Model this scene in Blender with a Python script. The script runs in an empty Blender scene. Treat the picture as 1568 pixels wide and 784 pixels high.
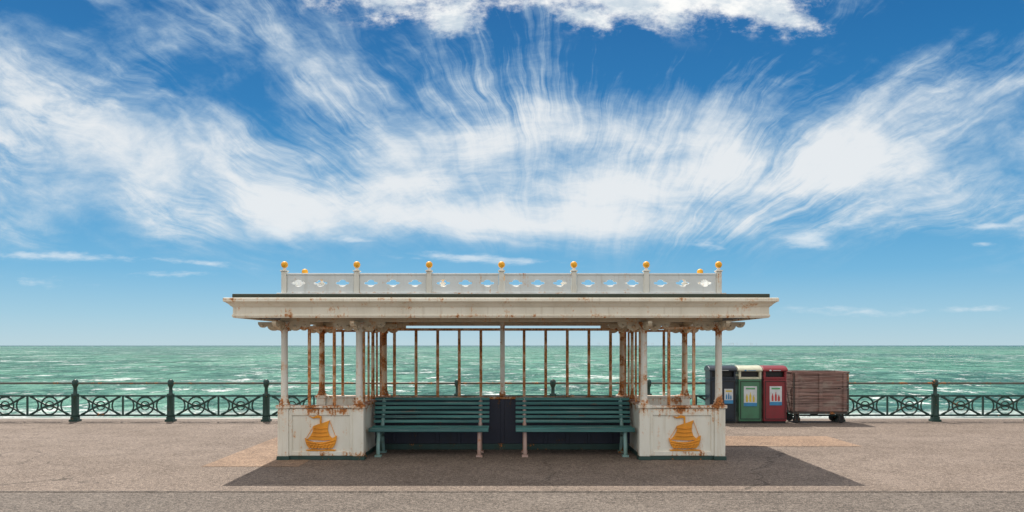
import bpy, bmesh, math, random
from mathutils import Vector, Matrix
random.seed(7)
S=bpy.context.scene
COL=S.collection
S.view_settings.view_transform='Standard'
S.view_settings.look='None'
S.view_settings.exposure=0

# ------------------------------------------------------------------ node helpers
class NT:
    def __init__(s,tree): s.t=tree; s.n=tree.nodes; s.l=tree.links
    def new(s,typ,**kw):
        n=s.n.new(typ)
        for k,v in kw.items(): setattr(n,k,v)
        return n
    def put(s,sock,v):
        if isinstance(v,bpy.types.NodeSocket): s.l.new(v,sock)
        elif v is not None: sock.default_value=v
    def m(s,op,a,b=None,c=None,clamp=False):
        n=s.new('ShaderNodeMath',operation=op); n.use_clamp=clamp
        s.put(n.inputs[0],a); s.put(n.inputs[1],b); s.put(n.inputs[2],c)
        return n.outputs[0]
    def add(s,a,b): return s.m('ADD',a,b)
    def sub(s,a,b): return s.m('SUBTRACT',a,b)
    def mul(s,a,b): return s.m('MULTIPLY',a,b)
    def xyz(s,x,y,z):
        n=s.new('ShaderNodeCombineXYZ'); s.put(n.inputs[0],x); s.put(n.inputs[1],y); s.put(n.inputs[2],z); return n.outputs[0]
    def noise(s,vec,scale=1,detail=4,rough=.5,dist=0,color=False):
        n=s.new('ShaderNodeTexNoise'); s.put(n.inputs['Vector'],vec)
        n.inputs['Scale'].default_value=scale; n.inputs['Detail'].default_value=detail
        n.inputs['Roughness'].default_value=rough; n.inputs['Distortion'].default_value=dist
        return n.outputs['Color' if color else 'Fac']
    def smooth(s,v,a,b,lo=0.,hi=1.):
        n=s.new('ShaderNodeMapRange',interpolation_type='SMOOTHSTEP')
        s.put(n.inputs[0],v); s.put(n.inputs[1],a); s.put(n.inputs[2],b); s.put(n.inputs[3],lo); s.put(n.inputs[4],hi)
        return n.outputs[0]
    def mix(s,f,a,b,blend='MIX'):
        n=s.new('ShaderNodeMix',data_type='RGBA',blend_type=blend)
        s.put(n.inputs[0],f)
        for sock,v in ((n.inputs[6],a),(n.inputs[7],b)):
            if isinstance(v,(tuple,list)): v=(v[0],v[1],v[2],1)
            s.put(sock,v)
        return n.outputs[2]
    def scale(s,vec,sc):
        n=s.new('ShaderNodeVectorMath',operation='MULTIPLY'); s.put(n.inputs[0],vec); n.inputs[1].default_value=sc; return n.outputs[0]
    def pos(s): return s.new('ShaderNodeNewGeometry').outputs['Position']
    def bump(s,h,strength=.3,dist=.01):
        n=s.new('ShaderNodeBump'); s.put(n.inputs['Height'],h); s.put(n.inputs['Strength'],strength); n.inputs['Distance'].default_value=dist
        return n.outputs[0]

def material(name):
    m=bpy.data.materials.new(name); m.use_nodes=True
    t=NT(m.node_tree); b=m.node_tree.nodes['Principled BSDF']
    return m,t,b

def paint(name,col,rust=.3,streak=.5,dirt=.3,rough=.5,rustcol=(.30,.10,.028),bands=()):
    """painted metal/wood; rust = 0..1 amount of coverage; bands=(z,width,boost) extra rust heights"""
    m,t,b=material(name); P=t.pos()
    n1=t.noise(P,4.2,6,.65); n2=t.noise(P,36,4,.65)
    n3=t.noise(t.scale(P,(24,24,1.5)),1,4,.6)
    v=t.add(t.add(t.mul(n1,.55),t.mul(n2,.25)),t.mul(n3,.40*streak))
    if bands:
        z=t.new('ShaderNodeSeparateXYZ'); t.l.new(P,z.inputs[0])
        for (bz,bw,ba) in bands:
            v=t.add(v,t.smooth(t.m('ABSOLUTE',t.sub(z.outputs[2],bz)),bw,0.,0.,ba))
    th=.40+.20*streak+.165-.21*rust
    mask=t.smooth(v,th,th+.035)
    halo=t.smooth(v,th-.07,th+.02)
    d=t.noise(t.scale(P,(3,3,1.1)),1,6,.6)
    dd=t.smooth(d,.38,.68,0,dirt)
    c=t.mix(dd,col,(col[0]*.62,col[1]*.56,col[2]*.46))
    run=t.noise(t.scale(P,(14,14,.8)),1,3,.6)      # grime runs
    c=t.mix(t.smooth(run,.56,.70,0,dirt*.9),c,(col[0]*.55,col[1]*.45,col[2]*.32))
    c=t.mix(t.mul(halo,.55),c,(min(col[0],.68),min(col[1]*.6,.34),min(col[2]*.3,.11)))
    rc=t.mix(t.smooth(n2,.35,.65),(rustcol[0]*.5,rustcol[1]*.5,rustcol[2]*.5),(rustcol[0]*1.9,rustcol[1]*2.1,rustcol[2]*2.0))
    c=t.mix(mask,c,rc)
    t.put(b.inputs['Base Color'],c)
    t.put(b.inputs['Roughness'],t.add(rough,t.mul(mask,.3)))
    t.put(b.inputs['Normal'],t.bump(t.add(t.mul(n2,.5),t.mul(mask,-.6)),.35,.006))
    return m

M_white=paint('white_paint',(.82,.79,.70),.32,.5,.22)
M_base=paint('white_panel_paint',(.84,.81,.71),.24,.9,.26,bands=((.80,.15,.095),(.06,.12,.07)))
M_fascia=paint('fascia_paint',(.88,.82,.68),.30,.7,.26,bands=((2.24,.05,.05),(2.49,.03,.04)))
M_parapet=paint('parapet_paint',(.76,.78,.76),.22,.8,.20,bands=((2.63,.03,.05),))
M_col=paint('column_paint',(.82,.79,.70),.40,.5,.22,bands=((2.08,.25,.11),(.9,.18,.10)))
M_colr=paint('rusty_column_paint',(.76,.62,.45),.72,.6,.25,bands=((2.08,.4,.08),(.9,.3,.08)))
M_bar=paint('rusty_bar_paint',(.68,.50,.34),.92,.5,.3,rustcol=(.36,.13,.04))
M_sill=paint('rusty_sill_paint',(.7,.6,.46),.90,.3,.3)
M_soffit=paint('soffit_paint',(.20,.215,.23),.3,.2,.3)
M_bracket=paint('bracket_paint',(.70,.60,.44),.38,.3,.3)
M_navy=paint('navy_panel_paint',(.022,.026,.05),.30,.9,.3,rustcol=(.10,.04,.02))
M_plinth=paint('plinth_paint',(.03,.075,.065),.45,.3,.4)
M_lead=paint('roof_covering',(.035,.045,.03),.2,.3,.4,.7)
M_gold=paint('gold_paint',(.90,.37,.03),-.1,.5,.55,.45,rustcol=(.38,.12,.02))
M_ball=paint('gold_ball_paint',(.95,.44,.015),.0,.3,.1,.5)
M_green=paint('railing_green_paint',(.012,.048,.038),.32,.3,.3,.4)
M_rail=paint('handrail_paint',(.11,.13,.11),.60,.2,.3,.4)
M_legp=paint('bench_leg_pink',(.52,.36,.31),.45,.4,.3)
M_legt=paint('bench_leg_teal',(.25,.42,.40),.45,.4,.3)

def slat_mat():
    m,t,b=material('bench_slat_paint'); P=t.pos()
    g=t.noise(t.scale(P,(1.2,40,40)),1,5,.65); w=t.noise(t.scale(P,(.5,11,11)),1,3,.6)
    c=t.mix(t.smooth(w,.35,.65),(.014,.10,.10),(.055,.23,.21))
    c=t.mix(t.smooth(g,.56,.68,0,.7),c,(.24,.32,.28))
    c=t.mix(t.smooth(t.noise(t.scale(P,(3,20,20)),1,5,.7),.60,.68,0,.8),c,(.16,.08,.04))
    t.put(b.inputs['Base Color'],c); b.inputs['Roughness'].default_value=.38
    t.put(b.inputs['Normal'],t.bump(g,.4,.004)); return m
M_slat=slat_mat()

# ------------------------------------------------------------------ mesh helpers
class MB:
    def __init__(s): s.b=bmesh.new()
    def box(s,x0,x1,y0,y1,z0,z1,rot=None):
        vs=[s.b.verts.new((x,y,z)) for x in (x0,x1) for y in (y0,y1) for z in (z0,z1)]
        for f in ((0,1,3,2),(4,6,7,5),(0,4,5,1),(2,3,7,6),(0,2,6,4),(1,5,7,3)): s.b.faces.new([vs[i] for i in f])
        if rot is not None:
            c=Vector(((x0+x1)/2,(y0+y1)/2,(z0+z1)/2))
            for v in vs: v.co=c+rot@(v.co-c)
        return vs
    def obox(s,c,dx,dy,dz,rot=None):
        return s.box(c[0]-dx/2,c[0]+dx/2,c[1]-dy/2,c[1]+dy/2,c[2]-dz/2,c[2]+dz/2,rot)
    def lathe(s,cx,cy,prof,seg=24):
        rings=[]
        for z,r in prof:
            rings.append([s.b.verts.new((cx+r*math.cos(2*math.pi*i/seg),cy+r*math.sin(2*math.pi*i/seg),z)) for i in range(seg)])
        for a,b in zip(rings,rings[1:]):
            for i in range(seg):
                f=s.b.faces.new((a[i],a[(i+1)%seg],b[(i+1)%seg],b[i])); f.smooth=True
        s.b.faces.new(rings[0][::-1]); s.b.faces.new(rings[-1])
    def ball(s,c,r,n=16):
        k=n//2
        s.lathe(c[0],c[1],[(c[2]-r*math.cos(math.pi*(i+.15)/(k+.3)),r*math.sin(math.pi*(i+.15)/(k+.3))) for i in range(k+1)],n)
    def tube(s,pts,r,seg=8,closed=False,ry=None):
        pts=[Vector(p) for p in pts]; n=len(pts); rings=[]
        for i,p in enumerate(pts):
            if closed: d=pts[(i+1)%n]-pts[i-1]
            else: d=pts[min(i+1,n-1)]-pts[max(i-1,0)]
            d.normalize(); up=Vector((0,1,0)) if abs(d.y)<.9 else Vector((0,0,1))
            a=d.cross(up).normalized(); b=d.cross(a).normalized()
            rr=ry or r
            rings.append([s.b.verts.new(p+a*r*math.cos(2*math.pi*k/seg)+b*rr*math.sin(2*math.pi*k/seg)) for k in range(seg)])
        R=list(zip(rings,rings[1:]+([rings[0]] if closed else [])))
        if not closed: R=list(zip(rings,rings[1:]))
        for a,b in R:
            for k in range(seg):
                f=s.b.faces.new((a[k],a[(k+1)%seg],b[(k+1)%seg],b[k])); f.smooth=True
        if not closed: s.b.faces.new(rings[0][::-1]); s.b.faces.new(rings[-1])
    def prism(s,poly,y0,y1,f=None):
        A=[Vector((p[0],y0,p[1])) for p in poly]; B=[Vector((p[0],y1,p[1])) for p in poly]
        if f: A=[f(v) for v in A]; B=[f(v) for v in B]
        A=[s.b.verts.new(v) for v in A]; B=[s.b.verts.new(v) for v in B]
        s.b.faces.new(A); s.b.faces.new(B[::-1]); n=len(A)
        for i in range(n): s.b.faces.new((A[i],B[i],B[(i+1)%n],A[(i+1)%n]))
    def mesh(s,me,M):
        k=len(s.b.verts); s.b.from_mesh(me); s.b.verts.ensure_lookup_table()
        for v in list(s.b.verts)[k:]: v.co=M@v.co
    def done(s,name,mat,parent=None,bevel=0,seg=2):
        bmesh.ops.recalc_face_normals(s.b,faces=s.b.faces)
        me=bpy.data.meshes.new(name); s.b.to_mesh(me); s.b.free()
        ob=bpy.data.objects.new(name,me); COL.objects.link(ob); me.materials.append(mat)
        if parent: ob.parent=parent
        if bevel:
            md=ob.modifiers.new('bevel','BEVEL'); md.width=bevel; md.segments=seg; md.limit_method='ANGLE'; md.angle_limit=math.radians(40)
        return ob

def empty(name,loc=(0,0,0)):
    e=bpy.data.objects.new(name,None); e.empty_display_size=.3; e.location=loc; COL.objects.link(e); return e

def plate_with_holes(outer,holes,thick):
    cu=bpy.data.curves.new('tmp','CURVE'); cu.dimensions='2D'; cu.fill_mode='BOTH'; cu.extrude=thick/2; cu.bevel_depth=.004; cu.bevel_resolution=0
    for pl in [outer]+holes:
        sp=cu.splines.new('POLY'); sp.points.add(len(pl)-1); sp.use_cyclic_u=True
        for p,q in zip(sp.points,pl): p.co=(q[0],q[1],0,1)
    ob=bpy.data.objects.new('tmp',cu); COL.objects.link(ob)
    me=bpy.data.meshes.new_from_object(ob)
    bpy.data.objects.remove(ob); return me

# ------------------------------------------------------------------ camera
F=1182.0; CX,CY,CZ=.165,-12.2,1.8
cam=bpy.data.cameras.new('camera'); co=bpy.data.objects.new('camera',cam); COL.objects.link(co)
co.location=(CX,CY,CZ); co.rotation_euler=(math.radians(90),0,0)
cam.sensor_width=36; cam.lens=36*F/1568; cam.shift_y=137/1568
cam.clip_start=.1; cam.clip_end=200000; S.camera=co

# ------------------------------------------------------------------ sun + sky
d=Vector((.58,-1.57,-2.5)); elev=math.asin(2.5/d.length); az=math.atan2(-.58,1.57)
sl=bpy.data.lights.new('sun','SUN'); sl.energy=5.0; sl.angle=math.radians(.5); sl.color=(1,.94,.85)
so=bpy.data.objects.new('sun',sl); COL.objects.link(so); so.rotation_euler=d.to_track_quat('-Z','Y').to_euler(); so.location=(-10,20,40)

W=bpy.data.worlds.new('World'); S.world=W; W.use_nodes=True
W.cycles.sampling_method='MANUAL'; W.cycles.sample_map_resolution=256
t=NT(W.node_tree); W.node_tree.nodes.clear()
STR=.12
out=t.new('ShaderNodeOutputWorld'); bg=t.new('ShaderNodeBackground'); bg.inputs[1].default_value=STR
sky=t.new('ShaderNodeTexSky'); sky.sky_type='NISHITA'; sky.sun_disc=False; sky.sun_elevation=elev; sky.sun_rotation=az
sky.air_density=1.0; sky.dust_density=.3; sky.ozone_density=1.5; sky.altitude=0
tc=t.new('ShaderNodeTexCoord'); D=tc.outputs['Generated']
sp=t.new('ShaderNodeSeparateXYZ'); t.l.new(D,sp.inputs[0])
yy=t.m('MAXIMUM',t.m('ABSOLUTE',sp.outputs[1]),.06)
X0=t.add(t.mul(t.m('DIVIDE',sp.outputs[0],yy),1.182),.784)
Y0=t.sub(.529,t.mul(t.m('DIVIDE',sp.outputs[2],yy),1.182))
P0=t.xyz(X0,Y0,0.)
wv=t.noise(P0,3.0,4,.55,color=True)
def warp(ax_,ay_):
    n=t.new('ShaderNodeVectorMath',operation='MULTIPLY_ADD'); t.l.new(wv,n.inputs[0]); n.inputs[1].default_value=(ax_,ay_,0)
    s2=t.new('ShaderNodeVectorMath',operation='ADD'); t.l.new(P0,s2.inputs[0]); s2.inputs[1].default_value=(-ax_/2,-ay_/2,0); t.l.new(s2.outputs[0],n.inputs[2]); return n.outputs[0]
PW=warp(.17,.10); PL=warp(.03,.012)
sw=t.new('ShaderNodeSeparateXYZ'); t.l.new(PW,sw.inputs[0]); X,Y=sw.outputs[0],sw.outputs[1]
def gauss(lst,V):
    acc=0.
    for (a,cx,cy,sx,sy,rot) in lst:
        mp=t.new('ShaderNodeMapping',vector_type='TEXTURE'); t.l.new(V,mp.inputs[0])
        mp.inputs['Location'].default_value=(cx,cy,0); mp.inputs['Rotation'].default_value=(0,0,rot); mp.inputs['Scale'].default_value=(sx,sy,1)
        dp=t.new('ShaderNodeVectorMath',operation='DOT_PRODUCT'); t.l.new(mp.outputs[0],dp.inputs[0]); t.l.new(mp.outputs[0],dp.inputs[1])
        acc=t.m('MULTIPLY_ADD',t.m('POWER',.60653,dp.outputs['Value']),a,acc)
    return acc
cir=gauss([
 (.48,.02,.10,.17,.060,.20),
 (.36,.22,.20,.28,.070,.34),
 (.46,.00,.25,.22,.060,.06),
 (.34,.38,.06,.24,.060,.40),
 (.38,.26,.305,.30,.030,.06),
 (.40,.56,.285,.22,.055,.12),
 (.44,.90,.290,.26,.055,-.02),
 (.52,1.36,.262,.28,.055,-.06),
 (.32,.72,.14,.16,.085,.2),
 (.34,.90,.20,.18,.045,-.0),
 (.28,1.10,.19,.14,.045,-.3),
 (.44,1.42,.15,.22,.050,-.40),
 (.34,.86,.34,.42,.018,.0),
 (-.46,1.08,.075,.20,.040,0),
 (-.26,.20,.10,.07,.018,.45),
 (-.32,.40,.17,.07,.022,.5),
 (-.30,1.54,.02,.14,.04,0),
 (-.30,.12,.0,.16,.015,0),
],PW)
# one continuous fan: source slides sideways with X, so the filaments splay smoothly from left- to right-leaning
sel=t.smooth(X,.35,1.35)
vpx=t.m('MULTIPLY_ADD',sel,-.30,1.03)
ax=t.sub(X,vpx); ay=t.sub(.56,Y)
th=t.m('ARCTAN2',ay,ax)
r=t.m('SQRT',t.m('MULTIPLY_ADD',ax,ax,t.mul(ay,ay)))
fa=t.noise(t.xyz(t.mul(th,6.5),t.mul(r,2.8),3.1),1,4,.6,.5)
fb=t.noise(t.xyz(t.mul(th,24),t.mul(r,5.5),7.1),1,6,.68,.8)
s3=t.noise(t.scale(PW,(5,9,1)),1,8,.68)
# soft smear combed left-to-right (down-slope) that replaces the filaments low in the middle
mp=t.new('ShaderNodeMapping'); t.l.new(PW,mp.inputs[0]); mp.inputs['Rotation'].default_value=(0,0,-.45); mp.inputs['Scale'].default_value=(3.0,16,1)
s4=t.noise(mp.outputs[0],1,7,.62,.6)
patch=t.smooth(t.noise(t.scale(P0,(4.5,7,1)),1,3,.5),.36,.62,.25,1.15)
core=t.mul(t.smooth(t.m('ABSOLUTE',t.sub(X0,.80)),.38,.08),t.smooth(Y0,.14,.26))
nocore=t.sub(1.,t.mul(core,.78))
fm=t.m('MULTIPLY_ADD',t.mul(t.sub(fa,.5),nocore),2.0,t.mul(t.mul(t.mul(t.sub(fb,.5),1.45),patch),nocore))
fm=t.add(fm,t.mul(t.sub(s4,.5),t.m('MULTIPLY_ADD',core,1.3,.35)))
den=t.add(cir,t.add(fm,t.mul(t.sub(s3,.5),1.7)))
far=t.smooth(Y0,-.05,-.6,0,.55)
behind=t.smooth(sp.outputs[1],.05,-.35)  # mask for cloud added out of view as fill light for the shelter front
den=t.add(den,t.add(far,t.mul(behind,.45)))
a1=t.smooth(den,-.12,1.12,0,.95)
a1=t.mul(a1,t.smooth(Y,.435,.345,0,1))
low=gauss([
 (1.0,.085,.392,.075,.0055,.03),(.75,.42,.350,.020,.006,.25),(.7,.54,.366,.022,.004,.05),
 (.95,.735,.396,.085,.0055,.04),(.8,.31,.403,.045,.004,.08),(.5,.25,.420,.05,.005,.0),(.5,.07,.432,.05,.007,.1),
 (1.1,1.235,.366,.030,.010,.0),(.9,1.515,.345,.035,.004,.0),(.7,1.50,.373,.02,.003,.0),
 (.6,1.30,.476,.08,.006,.03),(.5,1.5,.473,.07,.004,.0),(.6,.33,.332,.02,.004,.0),(.6,1.31,.342,.03,.005,-.1),(.6,1.08,.374,.04,.007,.1)],PL)
ln=t.noise(t.scale(P0,(22,75,1)),1,5,.6)
a2=t.smooth(t.add(low,t.mul(t.sub(ln,.5),1.9)),.22,1.2,0,.72)
a2=t.mul(a2,t.smooth(low,.03,.3))
cum=gauss([(1.0,.60,-.01,.075,.024,.0),(.9,.69,.035,.034,.013,.0),(.9,.86,-.02,.08,.024,0),(1.1,1.05,-.005,.11,.028,.0),(.9,1.19,.022,.045,.016,.3),(.8,.90,.028,.03,.010,.3)],P0)
cn=t.noise(t.scale(P0,(12,19,1)),1,8,.68)
cd=t.add(cum,t.mul(t.sub(cn,.5),3.4)); a3=t.mul(t.smooth(cd,.10,1.05,0,1),t.smooth(cum,.0,.22))
cshade=t.smooth(t.noise(t.scale(P0,(11,24,1)),1,6,.65),.36,.6)
k=1/STR
el=t.m('ARCSINE',sp.outputs[2])
ramp=t.new('ShaderNodeValToRGB'); t.put(ramp.inputs[0],t.m('DIVIDE',el,.6)); cr=ramp.color_ramp
stops=[(0.0,(.46,.66,.77)),(.06,(.32,.58,.76)),(.15,(.15,.45,.72)),(.28,(.055,.32,.62)),(.48,(.014,.19,.47)),(.70,(.006,.125,.36)),(1.0,(.006,.11,.32))]
while len(cr.elements)<len(stops): cr.elements.new(.5)
for e,(p,c_) in zip(cr.elements,stops): e.position=p; e.color=(*c_,1)
prof=t.mix(1.0,ramp.outputs[0],(k,k,k),'MULTIPLY')
hs=t.new('ShaderNodeHueSaturation'); hs.inputs['Saturation'].default_value=1.2; hs.inputs['Value'].default_value=.8; t.l.new(sky.outputs[0],hs.inputs['Color'])
c=t.mix(.88,hs.outputs[0],prof)
ccol=t.mix(t.smooth(den,.2,1.2),(.50*k,.66*k,.78*k),(.83*k,.86*k,.88*k))
ccol=t.mix(t.m('MAXIMUM',behind,t.mul(far,1.6)),ccol,(1.28*k,1.21*k,1.11*k))   # unseen bright cloud behind camera and overhead, added to brighten shaded front faces
c=t.mix(a1,c,ccol)
c=t.mix(a2,c,(.78*k,.85*k,.90*k))
c=t.mix(a3,c,t.mix(cshade,(.60*k,.69*k,.77*k),(1.0*k,1.0*k,.98*k)))
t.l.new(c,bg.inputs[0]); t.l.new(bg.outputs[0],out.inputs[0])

# ------------------------------------------------------------------ ground
def sheet(name,x0,x1,y0,y1,z,mat):
    b=MB(); v=[b.b.verts.new(p) for p in ((x0,y0,z),(x1,y0,z),(x1,y1,z),(x0,y1,z))]; b.b.faces.new(v); return b.done(name,mat)
def asphalt(name,ca,cb,crack=.5,agg=.6):
    m,t,b=material(name); P=t.pos()
    big=t.noise(t.scale(P,(.25,.6,1)),1,5,.6); mid=t.noise(P,2.0,6,.72); fine=t.noise(P,60,2,.7); f2=t.noise(P,17,4,.8)
    c=t.mix(t.smooth(big,.38,.62),ca,cb)
    c=t.mix(t.smooth(mid,.42,.60,0,.50),c,(ca[0]*.52,ca[1]*.50,ca[2]*.48))
    c=t.mix(t.smooth(fine,.50,.62,0,agg),c,(cb[0]*2.2,cb[1]*2.15,cb[2]*2.1))
    c=t.mix(t.smooth(fine,.48,.39,0,agg),c,(ca[0]*.25,ca[1]*.25,ca[2]*.25))
    c=t.mix(t.smooth(f2,.52,.60,0,agg),c,(ca[0]*.33,ca[1]*.33,ca[2]*.33))
    c=t.mix(t.smooth(f2,.46,.37,0,agg),c,(cb[0]*1.8,cb[1]*1.8,cb[2]*1.75))
    vo=t.new('ShaderNodeTexVoronoi',feature='DISTANCE_TO_EDGE')
    wn=t.noise(P,1.3,5,.6,color=True); vm=t.new('ShaderNodeVectorMath',operation='MULTIPLY_ADD'); t.l.new(wn,vm.inputs[0]); vm.inputs[1].default_value=(1.2,1.2,0); t.l.new(P,vm.inputs[2])
    t.l.new(vm.outputs[0],vo.inputs['Vector']); vo.inputs['Scale'].default_value=.16
    ck=t.mul(t.smooth(vo.outputs['Distance'],.0028,.0008),t.smooth(t.noise(P,.35,2,.5),.42,.56,0,crack))
    c=t.mix(ck,c,(.03,.025,.02))
    st=t.smooth(t.noise(P,5.5,2,.4),.66,.71,0,.5)
    c=t.mix(st,c,(ca[0]*.45,ca[1]*.42,ca[2]*.4))
    t.put(b.inputs['Base Color'],c); b.inputs['Roughness'].default_value=.85; b.inputs['Specular IOR Level'].default_value=.3
    t.put(b.inputs['Normal'],t.bump(t.add(t.add(fine,f2),t.mul(ck,-2.)),.7,.008)); return m
M_asph=asphalt('promenade_asphalt',(.172,.133,.106),(.222,.176,.145),.6)
M_road=asphalt('road_asphalt',(.120,.099,.083),(.160,.134,.114),.3)
M_conc=asphalt('buff_concrete',(.26,.175,.120),(.32,.222,.156),.2,.4)
sheet('promenade',-600,600,-120,6.7,0,M_asph)
sheet('road',-600,600,-40,-2.72,.004,M_road)
sheet('concrete_patch',-4.45,-3.0,-.75,2.9,.004,M_conc)
sheet('concrete_patch',3.0,6.4,1.55,3.1,.004,M_conc)
b=MB(); b.box(-600,600,-2.76,-2.70,-.05,.012); b.done('kerb_edging',M_road)
m,tt,bb=material('sea_wall_concrete'); tt.put(bb.inputs['Base Color'],tt.mix(tt.noise(tt.pos(),2,6,.6),(.25,.24,.2),(.4,.38,.33)))
b=MB(); b.box(-600,600,6.7,7.1,-6,-.002); b.done('sea_wall',m)
m,tt,bb=material('shingle_beach'); P=tt.pos()
vo=tt.new('ShaderNodeTexVoronoi'); tt.l.new(P,vo.inputs['Vector']); vo.inputs['Scale'].default_value=14
tt.put(bb.inputs['Base Color'],tt.mix(.5,tt.mix(tt.noise(P,3,5,.6),(.25,.18,.11),(.42,.33,.22)),vo.outputs['Color'],'OVERLAY')); bb.inputs['Roughness'].default_value=.8
b=MB(); v=[b.b.verts.new(p) for p in ((-800,7.1,-2.4),(800,7.1,-2.4),(800,60,-5.4),(-800,60,-5.4))]; b.b.faces.new(v); b.done('beach',m)
# sea
m,tt,bb=material('sea_water'); P=tt.pos()
sx=tt.new('ShaderNodeSeparateXYZ'); tt.l.new(P,sx.inputs[0])
lg=tt.m('LOGARITHM',tt.m('MAXIMUM',tt.add(sx.outputs[1],12.2),1.),10.0)
nA=tt.noise(tt.scale(P,(.34,.24,1)),1,5,.72,.6)
nB=tt.noise(tt.scale(P,(.060,.036,1)),1,6,.78,.4)
nC=tt.noise(tt.scale(P,(.014,.008,1)),1,6,.8)
nD=tt.noise(tt.scale(P,(.0014,.0008,1)),1,6,.75)
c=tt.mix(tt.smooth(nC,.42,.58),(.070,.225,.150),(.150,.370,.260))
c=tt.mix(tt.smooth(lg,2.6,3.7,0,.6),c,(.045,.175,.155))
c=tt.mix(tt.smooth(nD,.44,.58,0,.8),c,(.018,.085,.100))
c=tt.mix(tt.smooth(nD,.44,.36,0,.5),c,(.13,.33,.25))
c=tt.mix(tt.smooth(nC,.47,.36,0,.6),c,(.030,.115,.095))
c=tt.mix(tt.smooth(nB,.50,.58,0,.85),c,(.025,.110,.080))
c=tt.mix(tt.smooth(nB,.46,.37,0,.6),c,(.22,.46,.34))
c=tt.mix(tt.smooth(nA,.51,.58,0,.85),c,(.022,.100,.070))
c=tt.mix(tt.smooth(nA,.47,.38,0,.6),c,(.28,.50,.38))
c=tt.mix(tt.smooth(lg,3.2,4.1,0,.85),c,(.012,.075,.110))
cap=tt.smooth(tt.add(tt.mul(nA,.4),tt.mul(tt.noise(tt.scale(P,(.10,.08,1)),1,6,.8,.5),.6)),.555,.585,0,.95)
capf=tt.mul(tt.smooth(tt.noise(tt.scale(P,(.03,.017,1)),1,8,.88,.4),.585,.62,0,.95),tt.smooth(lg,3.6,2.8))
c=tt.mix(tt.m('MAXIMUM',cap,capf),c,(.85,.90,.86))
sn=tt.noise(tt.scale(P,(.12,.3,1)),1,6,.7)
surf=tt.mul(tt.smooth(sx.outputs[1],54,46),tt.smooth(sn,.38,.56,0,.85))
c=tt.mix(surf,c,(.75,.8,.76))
tt.put(bb.inputs['Base Color'],c); bb.inputs['Roughness'].default_value=.38; bb.inputs['IOR'].default_value=1.16; bb.inputs['Specular IOR Level'].default_value=.35
tt.put(bb.inputs['Normal'],tt.bump(tt.add(tt.mul(nA,1.),tt.mul(nB,4.)),1.0,1.6))
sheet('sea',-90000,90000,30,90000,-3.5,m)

m,tt,bb=material('turbine_white'); bb.inputs['Base Color'].default_value=(.75,.78,.8,1)
b=MB(); rnd=random.Random(3)
for i in range(40):
    px=rnd.choice([rnd.uniform(900,1200),rnd.uniform(1040,1160),rnd.uniform(830,1290)]); y=rnd.uniform(17000,23000)
    x=(px-784)/F*y; h=58; b.box(x-2,x+2,y-2,y+2,-4,h)
    a0=rnd.uniform(0,2)
    for kk in range(3):
        a=a0+kk*2*math.pi/3; b.prism([(x-2*math.sin(a),h+2*math.cos(a)),(x+2*math.sin(a),h-2*math.cos(a)),(x+34*math.cos(a),h+34*math.sin(a))],y-5,y-4)
b.done('offshore_wind_farm',m)

# ------------------------------------------------------------------ railing
def railing():
    SP=2.265; x0=-5.66-14*SP; Y=6.1
    b=MB(); y=0
    b.box(-.10,.10,y-.10,y+.10,0,.05); b.box(-.075,.075,y-.075,y+.075,.05,.12)
    b.lathe(0,y,[(.12,.075),(.16,.06),(.2,.05),(.56,.045),(.60,.065),(.64,.065),(.67,.045),(.80,.04),(.84,.06),(.87,.07),(.95,.07),(.985,.05),(1.0,.02)],12)
    b.box(-.075,.075,y-.035,y+.035,.10,.66)
    a,c=.08,SP-.08
    b.box(a-.02,c+.02,y-.02,y+.02,.585,.625); b.box(a-.02,c+.02,y-.02,y+.02,.125,.165)
    zc=.375; H=.21; xc=SP/2; L=xc-a
    def arc(cx,cz,rx,rz,t0,t1,n=14,r=.016):
        b.tube([(cx+rx*math.cos(t0+(t1-t0)*i/n),y,cz+rz*math.sin(t0+(t1-t0)*i/n)) for i in range(n+1)],r,5,ry=.012)
    def ring(cx,rx,rz,r=.016):
        n=22; b.tube([(cx+rx*math.cos(2*math.pi*i/n),y,zc+rz*math.sin(2*math.pi*i/n)) for i in range(n)],r,5,True,ry=.012)
    for q in (xc-L*.5,xc+L*.5):
        ring(q,.20,H,.022); ring(q,.10,.10)
        for sg in (-1,1):
            b.tube([(q-.45,y,zc-sg*H),(q-.28,y,zc-sg*.12),(q-.12,y,zc-sg*.03),(q,y,zc),(q+.12,y,zc+sg*.03),(q+.28,y,zc+sg*.12),(q+.45,y,zc+sg*H)],.024,6,ry=.014)
        arc(q-.47,zc,.20,H,-math.pi/2,math.pi/2,r=.02); arc(q+.47,zc,.20,H,math.pi/2,3*math.pi/2,r=.02)
    b.box(xc-.018,xc+.018,y-.018,y+.018,.165,.585)
    ob=b.done('promenade_railing',M_green); ob.location=(x0,Y,0)
    md=ob.modifiers.new('bays','ARRAY'); md.use_relative_offset=False; md.use_constant_offset=True; md.constant_offset_displace=(SP,0,0); md.count=34
    b=MB(); b.tube([(0,0,.905),(SP*34,0,.905)],.026,10); h=b.done('handrail',M_rail,ob)
railing()

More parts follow.
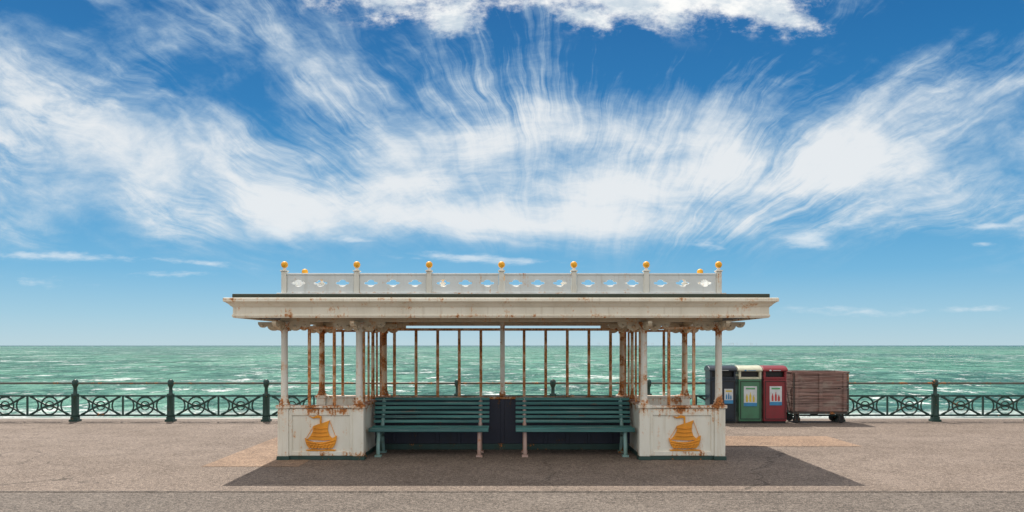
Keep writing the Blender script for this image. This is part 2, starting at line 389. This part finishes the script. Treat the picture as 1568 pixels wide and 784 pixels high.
# ------------------------------------------------------------------ shelter
SH=empty('seaside_shelter')
XO,XI,DY=3.43,2.25,2.4
cols=[(sx*x,y) for sx in (-1,1) for x in (XO,XI) for y in (0,DY)]
def columns(lst,name,mat,k=1.0):
    b=MB()
    for x,y in lst:
        b.lathe(x,y,[(z,r*k) for z,r in [(.865,.085),(.89,.085),(.905,.065),(.93,.075),(.95,.058),(1.0,.055),(1.3,.053),(1.95,.050),(2.02,.052),(2.03,.068),(2.05,.068),(2.06,.055),(2.09,.055),(2.11,.078),(2.14,.085)]],20)
        b.box(x-.09*k,x+.09*k,y-.09*k,y+.09*k,2.14,2.17)
    b.done(name,mat,SH)
columns([c_ for c_ in cols if c_[1]==0],'front_columns',M_col)
columns([c_ for c_ in cols if c_[1]>0],'rear_columns',M_colr)
columns([(-XI,DY/2),(XI,DY/2)],'junction_posts',M_colr,.55)
b=MB()
for x,y in cols:
    b.box(x-.085,x+.085,y-.085,y+.085,.06,.81)
for sx in (-1,1):
    xa,xb=sorted((sx*(XI+.085),sx*(XO-.085)))
    for y in (0,DY): b.box(xa,xb,y-.045,y+.045,.06,.81)
    b.box(sx*XI-.045,sx*XI+.045,.085,DY-.085,.06,.81)
b.done('base_walls',M_base,SH,.008)
b=MB()
for sx in (-1,1):
    cxp=sx*(XO+XI)/2; w=.505
    for y,s in ((0,-1),(DY,1)):
        ys=sorted((y+s*.046,y+s*.066))
        b.box(cxp-w,cxp-w+.05,ys[0],ys[1],.065,.80); b.box(cxp+w-.05,cxp+w,ys[0],ys[1],.065,.80)
        b.box(cxp-w+.05,cxp+w-.05,ys[0],ys[1],.70,.80); b.box(cxp-w+.05,cxp+w-.05,ys[0],ys[1],.065,.135)
b.done('panel_frames',M_base,SH,.008)
b=MB()
for x,y in cols: b.box(x-.11,x+.11,y-.11,y+.11,.812,.865)
for sx in (-1,1):
    xa,xb=sorted((sx*(XI+.11),sx*(XO-.11)))
    for y in (0,DY): b.box(xa,xb,y-.085,y+.085,.815,.855)
b.done('sills',M_col,SH,.01)
b=MB()
for sx in (-1,1): b.box(sx*XI-.075,sx*XI+.075,.11,DY-.11,.815,.853)
b.box(-XI+.075,XI-.075,DY/2-.07,DY/2+.07,.872,.915)
b.done('rusty_sills',M_sill,SH,.01)
b=MB()
for x,y in cols: b.box(x-.10,x+.10,y-.10,y+.10,0,.06)
for sx in (-1,1):
    xa,xb=sorted((sx*(XI+.1),sx*(XO-.1)))
    for y in (0,DY): b.box(xa,xb,y-.06,y+.06,0,.058)
    b.box(sx*XI-.06,sx*XI+.06,.1,DY-.1,0,.058)
b.box(-XI+.06,XI-.06,DY/2-.06,DY/2+.06,0,.10)
b.done('plinth',M_plinth,SH,.006)
b=MB(); b.box(-XI+.045,XI-.045,DY/2-.03,DY/2+.03,.10,.872)
for i in range(-5,6): 
    x=i*.375
    b.box(x-.03,x+.03,DY/2-.05,DY/2-.03,.102,.870); b.box(x-.03,x+.03,DY/2+.03,DY/2+.05,.102,.870)
b.done('centre_wall',M_navy,SH,.004)
b=MB()
for i in range(-5,6):
    if i: x=i*.375; b.box(x-.024,x+.024,DY/2-.022,DY/2+.022,.915,2.055)
for sx in (-1,1):
    for y in (0,DY):
        for f in (1/3,2/3):
            x=sx*(XI+(XO-XI)*f); b.box(x-.022,x+.022,y-.022,y+.022,.855,2.055)
    for yy_ in (.40,.80,1.60,2.00): b.box(sx*XI-.016,sx*XI+.016,yy_-.022,yy_+.022,.853,2.055)
b.done('glazing_bars',M_bar,SH,.004)
b=MB(); b.box(-.04,.04,DY/2-.04,DY/2+.04,.918,2.245)
b.box(-.055,.055,DY/2-.058,DY/2-.041,.93,1.0)
b.done('centre_post',M_col,SH,.006)
b=MB()
for sx in (-1,1):
    xa,xb=sorted((sx*(XI+.05),sx*(XO-.05)))
    for y in (0,DY): b.box(xa,xb,y-.025,y+.025,2.055,2.095)
    b.box(sx*XI-.025,sx*XI+.025,.06,DY/2-.06,2.055,2.095); b.box(sx*XI-.025,sx*XI+.025,DY/2+.06,DY-.06,2.055,2.095)
for s in (-1,1):
    xa,xb=sorted((s*.042,s*(XI-.055))); b.box(xa,xb,DY/2-.028,DY/2+.028,2.055,2.10)
b.done('transoms',M_bar,SH,.004)
b=MB()
for y in (0,DY): b.box(-XO-.05,XO+.05,y-.045,y+.045,2.172,2.248)
for sx in (-1,1):
    for x in (XO,XI): b.box(sx*x-.04,sx*x+.04,.046,DY-.046,2.176,2.248)
b.done('beams',M_bracket,SH,.004)
b=MB()
def scroll(L,H):
    pts2=[(0,0),(L,0),(L,-.035)]
    c1=L*.80; r1=L*.17
    for i in range(1,9): a=i/9*math.pi; pts2.append((c1+r1*math.cos(a),-.04-H*.38*math.sin(a)))
    c2=L*.33; r2=L*.28
    for i in range(0,9): a=i/9*math.pi; pts2.append((c2+r2*math.cos(a),-.045-H*.72*math.sin(a)))
    pts2.append((0,-.09))
    return pts2
for x,y in cols+[(-XI,DY/2),(XI,DY/2)]:
    for ang in (0,90,180,270):
        R=Matrix.Rotation(math.radians(ang),3,'Z')
        L=.36 if ang in (0,180) else .5
        def f(v,R=R,x=x,y=y): 
            w=R@Vector((v.x+.05,v.y,0)); return Vector((x+w.x,y+w.y,2.170+v.z))
        b.prism(scroll(L,.13),-.03,.03,f)
        for q,rr_,zz in ((.33*L,.045,-.075),(.80*L,.028,-.055)):
            for sd in (-1,1):
                c_=f(Vector((q,sd*.03,zz)));  b.ball(c_,rr_*.7,8)
b.done('scroll_brackets',M_bracket,SH)
RX=4.02; RF=-.63; RB=DY+.63
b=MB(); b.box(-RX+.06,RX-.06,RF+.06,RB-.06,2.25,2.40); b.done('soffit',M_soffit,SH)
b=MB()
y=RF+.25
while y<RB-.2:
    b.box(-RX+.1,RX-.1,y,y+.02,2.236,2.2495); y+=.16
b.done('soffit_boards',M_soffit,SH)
def sweep(prof,name,mat,bev=0):
    b=MB(); rings=[]
    for o,z in prof:
        rings.append([b.b.verts.new(p) for p in ((-RX-o,RF-o,z),(RX+o,RF-o,z),(RX+o,RB+o,z),(-RX-o,RB+o,z))])
    n=len(rings)
    for i in range(n):
        a,c=rings[i],rings[(i+1)%n]
        for k in range(4): b.b.faces.new((a[k],a[(k+1)%4],c[(k+1)%4],c[k]))
    return b.done(name,mat,SH,bev)
cor=[(-.06,2.215),(0,2.215),(0,2.225),(.012,2.235),(.012,2.26),(0,2.27),(0,2.37),(.015,2.385),(.03,2.395),(.05,2.42),(.085,2.445),(.11,2.455),(.11,2.50),(.10,2.51),(-.06,2.51)]
sweep(cor,'fascia_cornice',M_fascia,.003)
b=MB()
b.box(-RX-.01,RX+.01,RF-.01,RB+.01,2.512,2.575); b.done('roof_deck',M_lead,SH,.012)
b=MB(); b.box(-XO-.1,XO+.1,-.10,DY+.10,2.577,2.625); b.done('parapet_plinth',M_parapet,SH,.008)
def quatre(cx,cz,w=.108,h=.058):
    o=[]
    for i in range(48):
        a=-2*math.pi*i/48; best=0
        for (ex,ez,er) in ((.62,0,.42),(-.62,0,.42),(0,.5,.5),(0,-.5,.5),(0,0,.5)):
            dx,dz=math.cos(a),math.sin(a); bq=dx*ex+dz*ez; cq=ex*ex+ez*ez-er*er; disc=bq*bq-cq
            if disc>=0: best=max(best,bq+math.sqrt(disc))
        o.append((cx+w*best*math.cos(a),cz+h*best*math.sin(a)))
    return o
bayw=2*XO/6
def bay(w,n):
    L=w-.1; hs=[quatre(L*(i+.5)/n,.155) for i in range(n)]
    return plate_with_holes([(0,0),(L,0),(L,.29),(0,.29)],hs,.028)
me=bay(bayw,3); me2=bay(DY/2,3)
b=MB()
for y in (0,DY):
    for i in range(6):
        b.mesh(me,Matrix.Translation((-XO+i*bayw+.05,y,2.63))@Matrix.Rotation(math.radians(90),4,'X'))
for x in (-XO,XO):
    for i in range(2):
        b.mesh(me2,Matrix.Translation((x,i*DY/2+.05,2.63))@Matrix.Rotation(math.radians(90),4,'Z')@Matrix.Rotation(math.radians(90),4,'X'))
b.done('parapet_panels',M_parapet,SH)
b=MB(); g=.042
for y in (0,DY):
    for i in range(6): 
        xa=-XO+i*bayw+g; xb=xa+bayw-2*g
        b.box(xa,xb,y-.03,y+.03,2.912,2.94); b.box(xa,xb,y-.028,y+.028,2.627,2.65)
for x in (-XO,XO):
    for i in range(2): b.box(x-.03,x+.03,i*DY/2+g,(i+1)*DY/2-g,2.912,2.94)
b.done('parapet_rails',M_parapet,SH,.006)
posts=[(-XO+i*bayw,y) for i in range(7) for y in (0,DY)]+[(-XO,DY/2),(XO,DY/2)]
b=MB()
for x,y in posts:
    b.box(x-.04,x+.04,y-.045,y+.045,2.627,2.965); b.box(x-.055,x+.055,y-.06,y+.06,2.966,2.985)
    b.lathe(x,y,[(2.985,.045),(3.0,.028),(3.02,.022),(3.035,.03)],12)
b.done('parapet_posts',M_white,SH,.005)
b=MB()
for x,y in posts: b.ball((x,y,3.075),.055)
b.done('gold_finials',M_ball,SH)
def P2(b,poly,cx,cz,y0,y1): b.prism([(cx+p[0],cz+p[1]) for p in poly],y0,y1)
b=MB()
for cx in (-2.84,2.88):
    cz=.405; yf=-.046
    hull=[(-.25,-.06),(-.20,-.10),(-.10,-.125),(.05,-.125),(.15,-.10),(.20,-.05),(.25,-.02),(.245,-.09),(.22,-.17),(.18,-.22),(-.18,-.22),(-.22,-.17),(-.24,-.11)]
    P2(b,hull,cx,cz,yf-.035,yf)
    sail=[(-.12,.13),(-.05,.155),(.04,.18),(.14,.22),(.115,.14),(.11,.06),(.135,-.02),(.20,-.085),(.05,-.10),(-.08,-.09),(-.22,-.085),(-.16,-.02),(-.125,.05)]
    P2(b,sail,cx,cz,yf-.028,yf)
    P2(b,[(-.015,.15),(.01,.15),(.01,.28),(-.015,.28)],cx,cz,yf-.03,yf)
    P2(b,[(.0,.285),(-.06,.30),(-.12,.27),(-.19,.285),(-.12,.245),(-.06,.255),(.0,.25)],cx,cz,yf-.02,yf)
    P2(b,[(-.24,-.245),(-.12,-.232),(0,-.245),(.12,-.232),(.24,-.245),(.22,-.265),(-.22,-.265)],cx,cz,yf-.02,yf)
    for zz,w0,w1 in ((.10,-.115,.11),(.04,-.12,.105),(-.02,-.15,.13)):
        b.tube([(cx+w0,yf-.03,cz+zz),(cx+(w0+w1)/2,yf-.036,cz+zz-.012),(cx+w1,yf-.03,cz+zz)],.010,6)
    b.tube([(cx-.23,yf-.038,cz-.115),(cx,yf-.04,cz-.15),(cx+.23,yf-.038,cz-.09)],.012,6)
    b.tube([(cx-.22,yf-.038,cz-.15),(cx,yf-.04,cz-.18),(cx+.22,yf-.038,cz-.14)],.010,6)
    for i in range(7):
        q=-.16+i*.052; b.tube([(cx+q+.02,yf-.042,cz-.15),(cx+q-.02,yf-.042,cz-.225)],.009,5)
    b.tube([(cx+.14,yf-.012,cz+.2),(cx+.23,yf-.012,cz-.04)],.005,5); b.tube([(cx-.12,yf-.012,cz+.12),(cx-.235,yf-.012,cz-.07)],.005,5)
b.done('galley_ship_emblems',M_gold,SH,.004)

# ------------------------------------------------------------------ benches
def bench(xa,xb,leftpink):
    E=empty('park_bench',((xa+xb)/2,.3,0)); o=Vector(E.location); rnd=random.Random(int(xa*100))
    def shift(ob): ob.location=-o
    b=MB()
    n=6
    for i in range(n):
        y=.30+i*.072; z=.455-.012*math.sin(i/(n-1)*math.pi)
        b.obox(((xa+xb)/2,y,z+rnd.uniform(-.002,.002)),xb-xa,.058,.026,Matrix.Rotation(math.radians(-3),3,'X'))
    b.obox(((xa+xb)/2,.258,.432),xb-xa,.022,.06,Matrix.Rotation(math.radians(-18),3,'X'))
    for i in range(6):
        f=i/5; y=.735+.135*f; z=.53+.365*f
        b.obox(((xa+xb)/2,y,z),xb-xa,.022,.052,Matrix.Rotation(math.radians(-24),3,'X'))
    shift(b.done('slats',M_slat,E,.006))
    for k,x in enumerate((xa+.15,xb-.15)):
        pink=(k==1)==leftpink
        b=MB()
        for pts in ([(x,.30,.0),(x,.275,.06),(x,.29,.2),(x,.33,.33),(x,.30,.43)],[(x,.80,.0),(x,.78,.06),(x,.72,.2),(x,.68,.33),(x,.70,.43),(x,.76,.55),(x,.83,.7),(x,.89,.90)],[(x,.28,.425),(x,.5,.415),(x,.70,.43)],[(x,.31,.30),(x,.5,.37),(x,.69,.30)]):
            b.tube(pts,.032,8,ry=.032)
        b.box(x-.05,x+.05,.24,.36,0,.03); b.box(x-.05,x+.05,.74,.86,0,.03)
        shift(b.done('leg_%d'%(k+1),M_legp if pink else M_legt,E))
bench(-2.15,-.215,True); bench(.225,2.15,False)

# ------------------------------------------------------------------ recycling bins
def flat(name,c,r=.45):
    m,t,b=material(name); P=t.pos(); n=t.noise(P,7,5,.6)
    t.put(b.inputs['Base Color'],t.mix(t.smooth(n,.38,.68,0,.45),c,(c[0]*.6+.02,c[1]*.6+.018,c[2]*.6+.014)))
    b.inputs['Roughness'].default_value=r; return m
M_pw=flat('poster_white',(.62,.66,.68)); M_dark=flat('bin_opening_black',(.008,.008,.008)); M_blk=flat('bin_blue_black',(.010,.018,.032),.4)
M_bg=flat('bin_green',(.065,.20,.11),.4); M_br=flat('bin_red',(.24,.022,.030),.4); M_cream=flat('bin_lid_cream',(.58,.58,.44))
M_blue=flat('poster_blue',(.04,.24,.48)); M_yel=flat('poster_yellow',(.65,.48,.05)); M_redp=flat('poster_red',(.5,.05,.05)); M_tgreen=flat('poster_green',(.1,.35,.15))
def rbin(xc,w,mb,ml,cols_,px=(-.15,.15,.42,.86)):
    E=empty('recycling_bin',(xc,5.6,0)); h=w/2; dpt=.46
    b=MB(); b.box(-h+.02,h-.02,.0,dpt,.05,1.02); b.done('body',mb,E,.02,3)
    b=MB(); b.box(-h+.04,h-.04,.02,dpt-.02,0,.05); b.done('base',M_dark,E)
    b=MB(); b.box(-h+.02,-h+.07,.0,dpt,1.02,1.22); b.box(h-.07,h-.02,.0,dpt,1.02,1.22); b.box(-h+.07,h-.07,.12,dpt,1.02,1.22)
    b.box(-h+.07,h-.07,.0,.12,1.02,1.07); b.done('hood',ml if ml is M_cream else mb,E,.01)
    b=MB(); b.box(-h+.075,h-.075,.105,.118,1.075,1.215); b.done('opening',M_dark,E)
    b=MB()
    prof=[(-.03,1.205),(-.03,1.245),(.02,1.285),(.12,1.32),(.26,1.335),(.40,1.315),(dpt+.02,1.26),(dpt+.02,1.205)]
    A=[b.b.verts.new((-h,p[0],p[1])) for p in prof]; B=[b.b.verts.new((h,p[0],p[1])) for p in prof]
    b.b.faces.new(A); b.b.faces.new(B[::-1])
    for i in range(len(A)): b.b.faces.new((A[i],B[i],B[(i+1)%len(A)],A[(i+1)%len(A)]))
    b.done('lid',ml,E,.012)
    b=MB(); b.box(-h+.05,-h+.062,-.012,0,.1,.98); b.box(h-.062,h-.05,-.012,0,.1,.98); b.box(-h+.062,h-.062,-.012,0,.1,.112); b.box(-h+.062,h-.062,-.012,0,.968,.98)
    b.done('door_seam',M_dark,E)
    xa,xb,za,zb=px; cx=(xa+xb)/2; s=(xb-xa)/.34
    b=MB(); b.box(xa,xb,-.008,-.001,za,zb); b.done('poster',M_pw,E)
    b=MB(); b.box(xa,xb,-.012,-.0085,za,za+.08); b.done('poster_band',cols_[0],E)
    b=MB()
    for q,sc in ((-.09,.85),(.0,1.0),(.085,.7)):
        q=cx+q*s; z=za+.10; w_=.026*s; sc*=s*.95
        b.prism([(q-w_,z),(q+w_,z),(q+w_,z+.17*sc),(q+w_*.35,z+.22*sc),(q+w_*.35,z+.26*sc),(q-w_*.35,z+.26*sc),(q-w_*.35,z+.22*sc),(q-w_,z+.17*sc)],-.0125,-.0085)
    b.done('poster_bottles',cols_[1],E)
    b=MB(); b.box(cx-.12*s,cx+.12*s,-.012,-.0085,zb-.07,zb-.035); b.done('poster_title',cols_[2],E)
    b=MB()
    b.prism([(-.12+.028*math.cos(a*math.pi/8),1.225+.016*math.sin(a*math.pi/8)) for a in range(16)],-.035,-.031)
    b.box(-.06,.12,-.034,-.0305,1.219,1.230); b.done('logo',M_pw if ml is not M_cream else M_blue,E)
    return E
rbin(5.03,.64,M_blk,M_blk,(M_blue,M_blue,M_yel),(.03,.23,.46,.80))
rbin(5.66,.56,M_bg,M_cream,(M_blue,M_yel,M_tgreen),(-.15,.15,.40,.86))
rbin(6.235,.57,M_br,M_br,(M_blue,M_redp,M_tgreen),(-.13,.15,.42,.86))

# ------------------------------------------------------------------ wooden trolley
m,tt,bb=material('weathered_planks'); P=tt.pos()
g=tt.noise(tt.scale(P,(1.5,1.5,38)),1,6,.7,.3); g2=tt.noise(tt.scale(P,(.7,.7,5.3)),1,2,.5)
c=tt.mix(tt.smooth(g,.36,.64),(.085,.048,.042),(.32,.22,.19)); c=tt.mix(tt.smooth(g2,.42,.58,0,.5),c,(.26,.13,.105))
c=tt.mix(tt.smooth(tt.noise(P,3,6,.6),.5,.65,0,.5),c,(.32,.28,.24))
tt.put(bb.inputs['Base Color'],c); bb.inputs['Roughness'].default_value=.8; tt.put(bb.inputs['Normal'],tt.bump(g,.6,.01)); M_wood=m
M_iron=paint('cart_iron',(.06,.055,.05),.6,.3,.3)
E=empty('wooden_trolley',(7.28,5.6,0)); E.rotation_euler[2]=math.radians(-1.5)
b=MB(); rnd=random.Random(5); hw,dp=.65,.75; n=5; z0,z1=.27,1.17; ph=(z1-z0)/n
for i in range(n):
    a=z0+i*ph+.006; c_=z0+(i+1)*ph-.006
    for (p,q,r_,s_) in ((-hw,hw,0,.028),(-hw,hw,dp-.028,dp),(-hw,-hw+.028,.029,dp-.029),(hw-.028,hw,.029,dp-.029)):
        dx=rnd.uniform(-.006,.006); dyy=rnd.uniform(-.004,.004)
        b.box(p+dx*(r_==0 or r_>.7),q+dx*(r_==0 or r_>.7),r_+dyy,s_+dyy,a,c_+rnd.uniform(-.004,.004))
b.box(-hw+.03,hw-.03,.03,dp-.03,z0+.01,z0+.04)
b.done('planks',M_wood,E,.006)
b=MB()
for x in (-hw+.10,0,hw-.10): b.box(x-.04,x+.04,-.027,-.005,z0+.01,z1-.01)
b.box(-hw-.01,hw+.01,-.03,.0,z1+.002,z1+.03); b.box(-hw-.01,hw+.01,dp,dp+.03,z1+.002,z1+.03); b.box(-hw-.01,-hw+.03,.002,dp-.002,z1+.002,z1+.028); b.box(hw-.03,hw+.01,.002,dp-.002,z1+.002,z1+.028)
b.done('battens',M_wood,E,.005)
b=MB(); b.box(-hw+.02,hw-.02,.02,dp-.02,.215,z0)
for x in (-hw+.14,hw-.14):
    for y in (.12,dp-.12):
        b.box(x-.05,x-.035,y-.04,y+.04,.07,.215); b.box(x+.035,x+.05,y-.04,y+.04,.07,.215)
for x in (-hw+.03,hw-.03): b.box(x-.012,x+.012,-.034,-.0275,z0,z1)
b.done('chassis',M_iron,E)
b=MB()
for x in (-hw+.14,hw-.14):
    for y in (.12,dp-.12):
        n_=20; rr_=.085
        b.prism([(x+rr_*math.cos(2*math.pi*i/n_),rr_+.002+rr_*math.sin(2*math.pi*i/n_)) for i in range(n_)],y-.025,y+.025)
b.done('wheels',M_dark,E,.008)
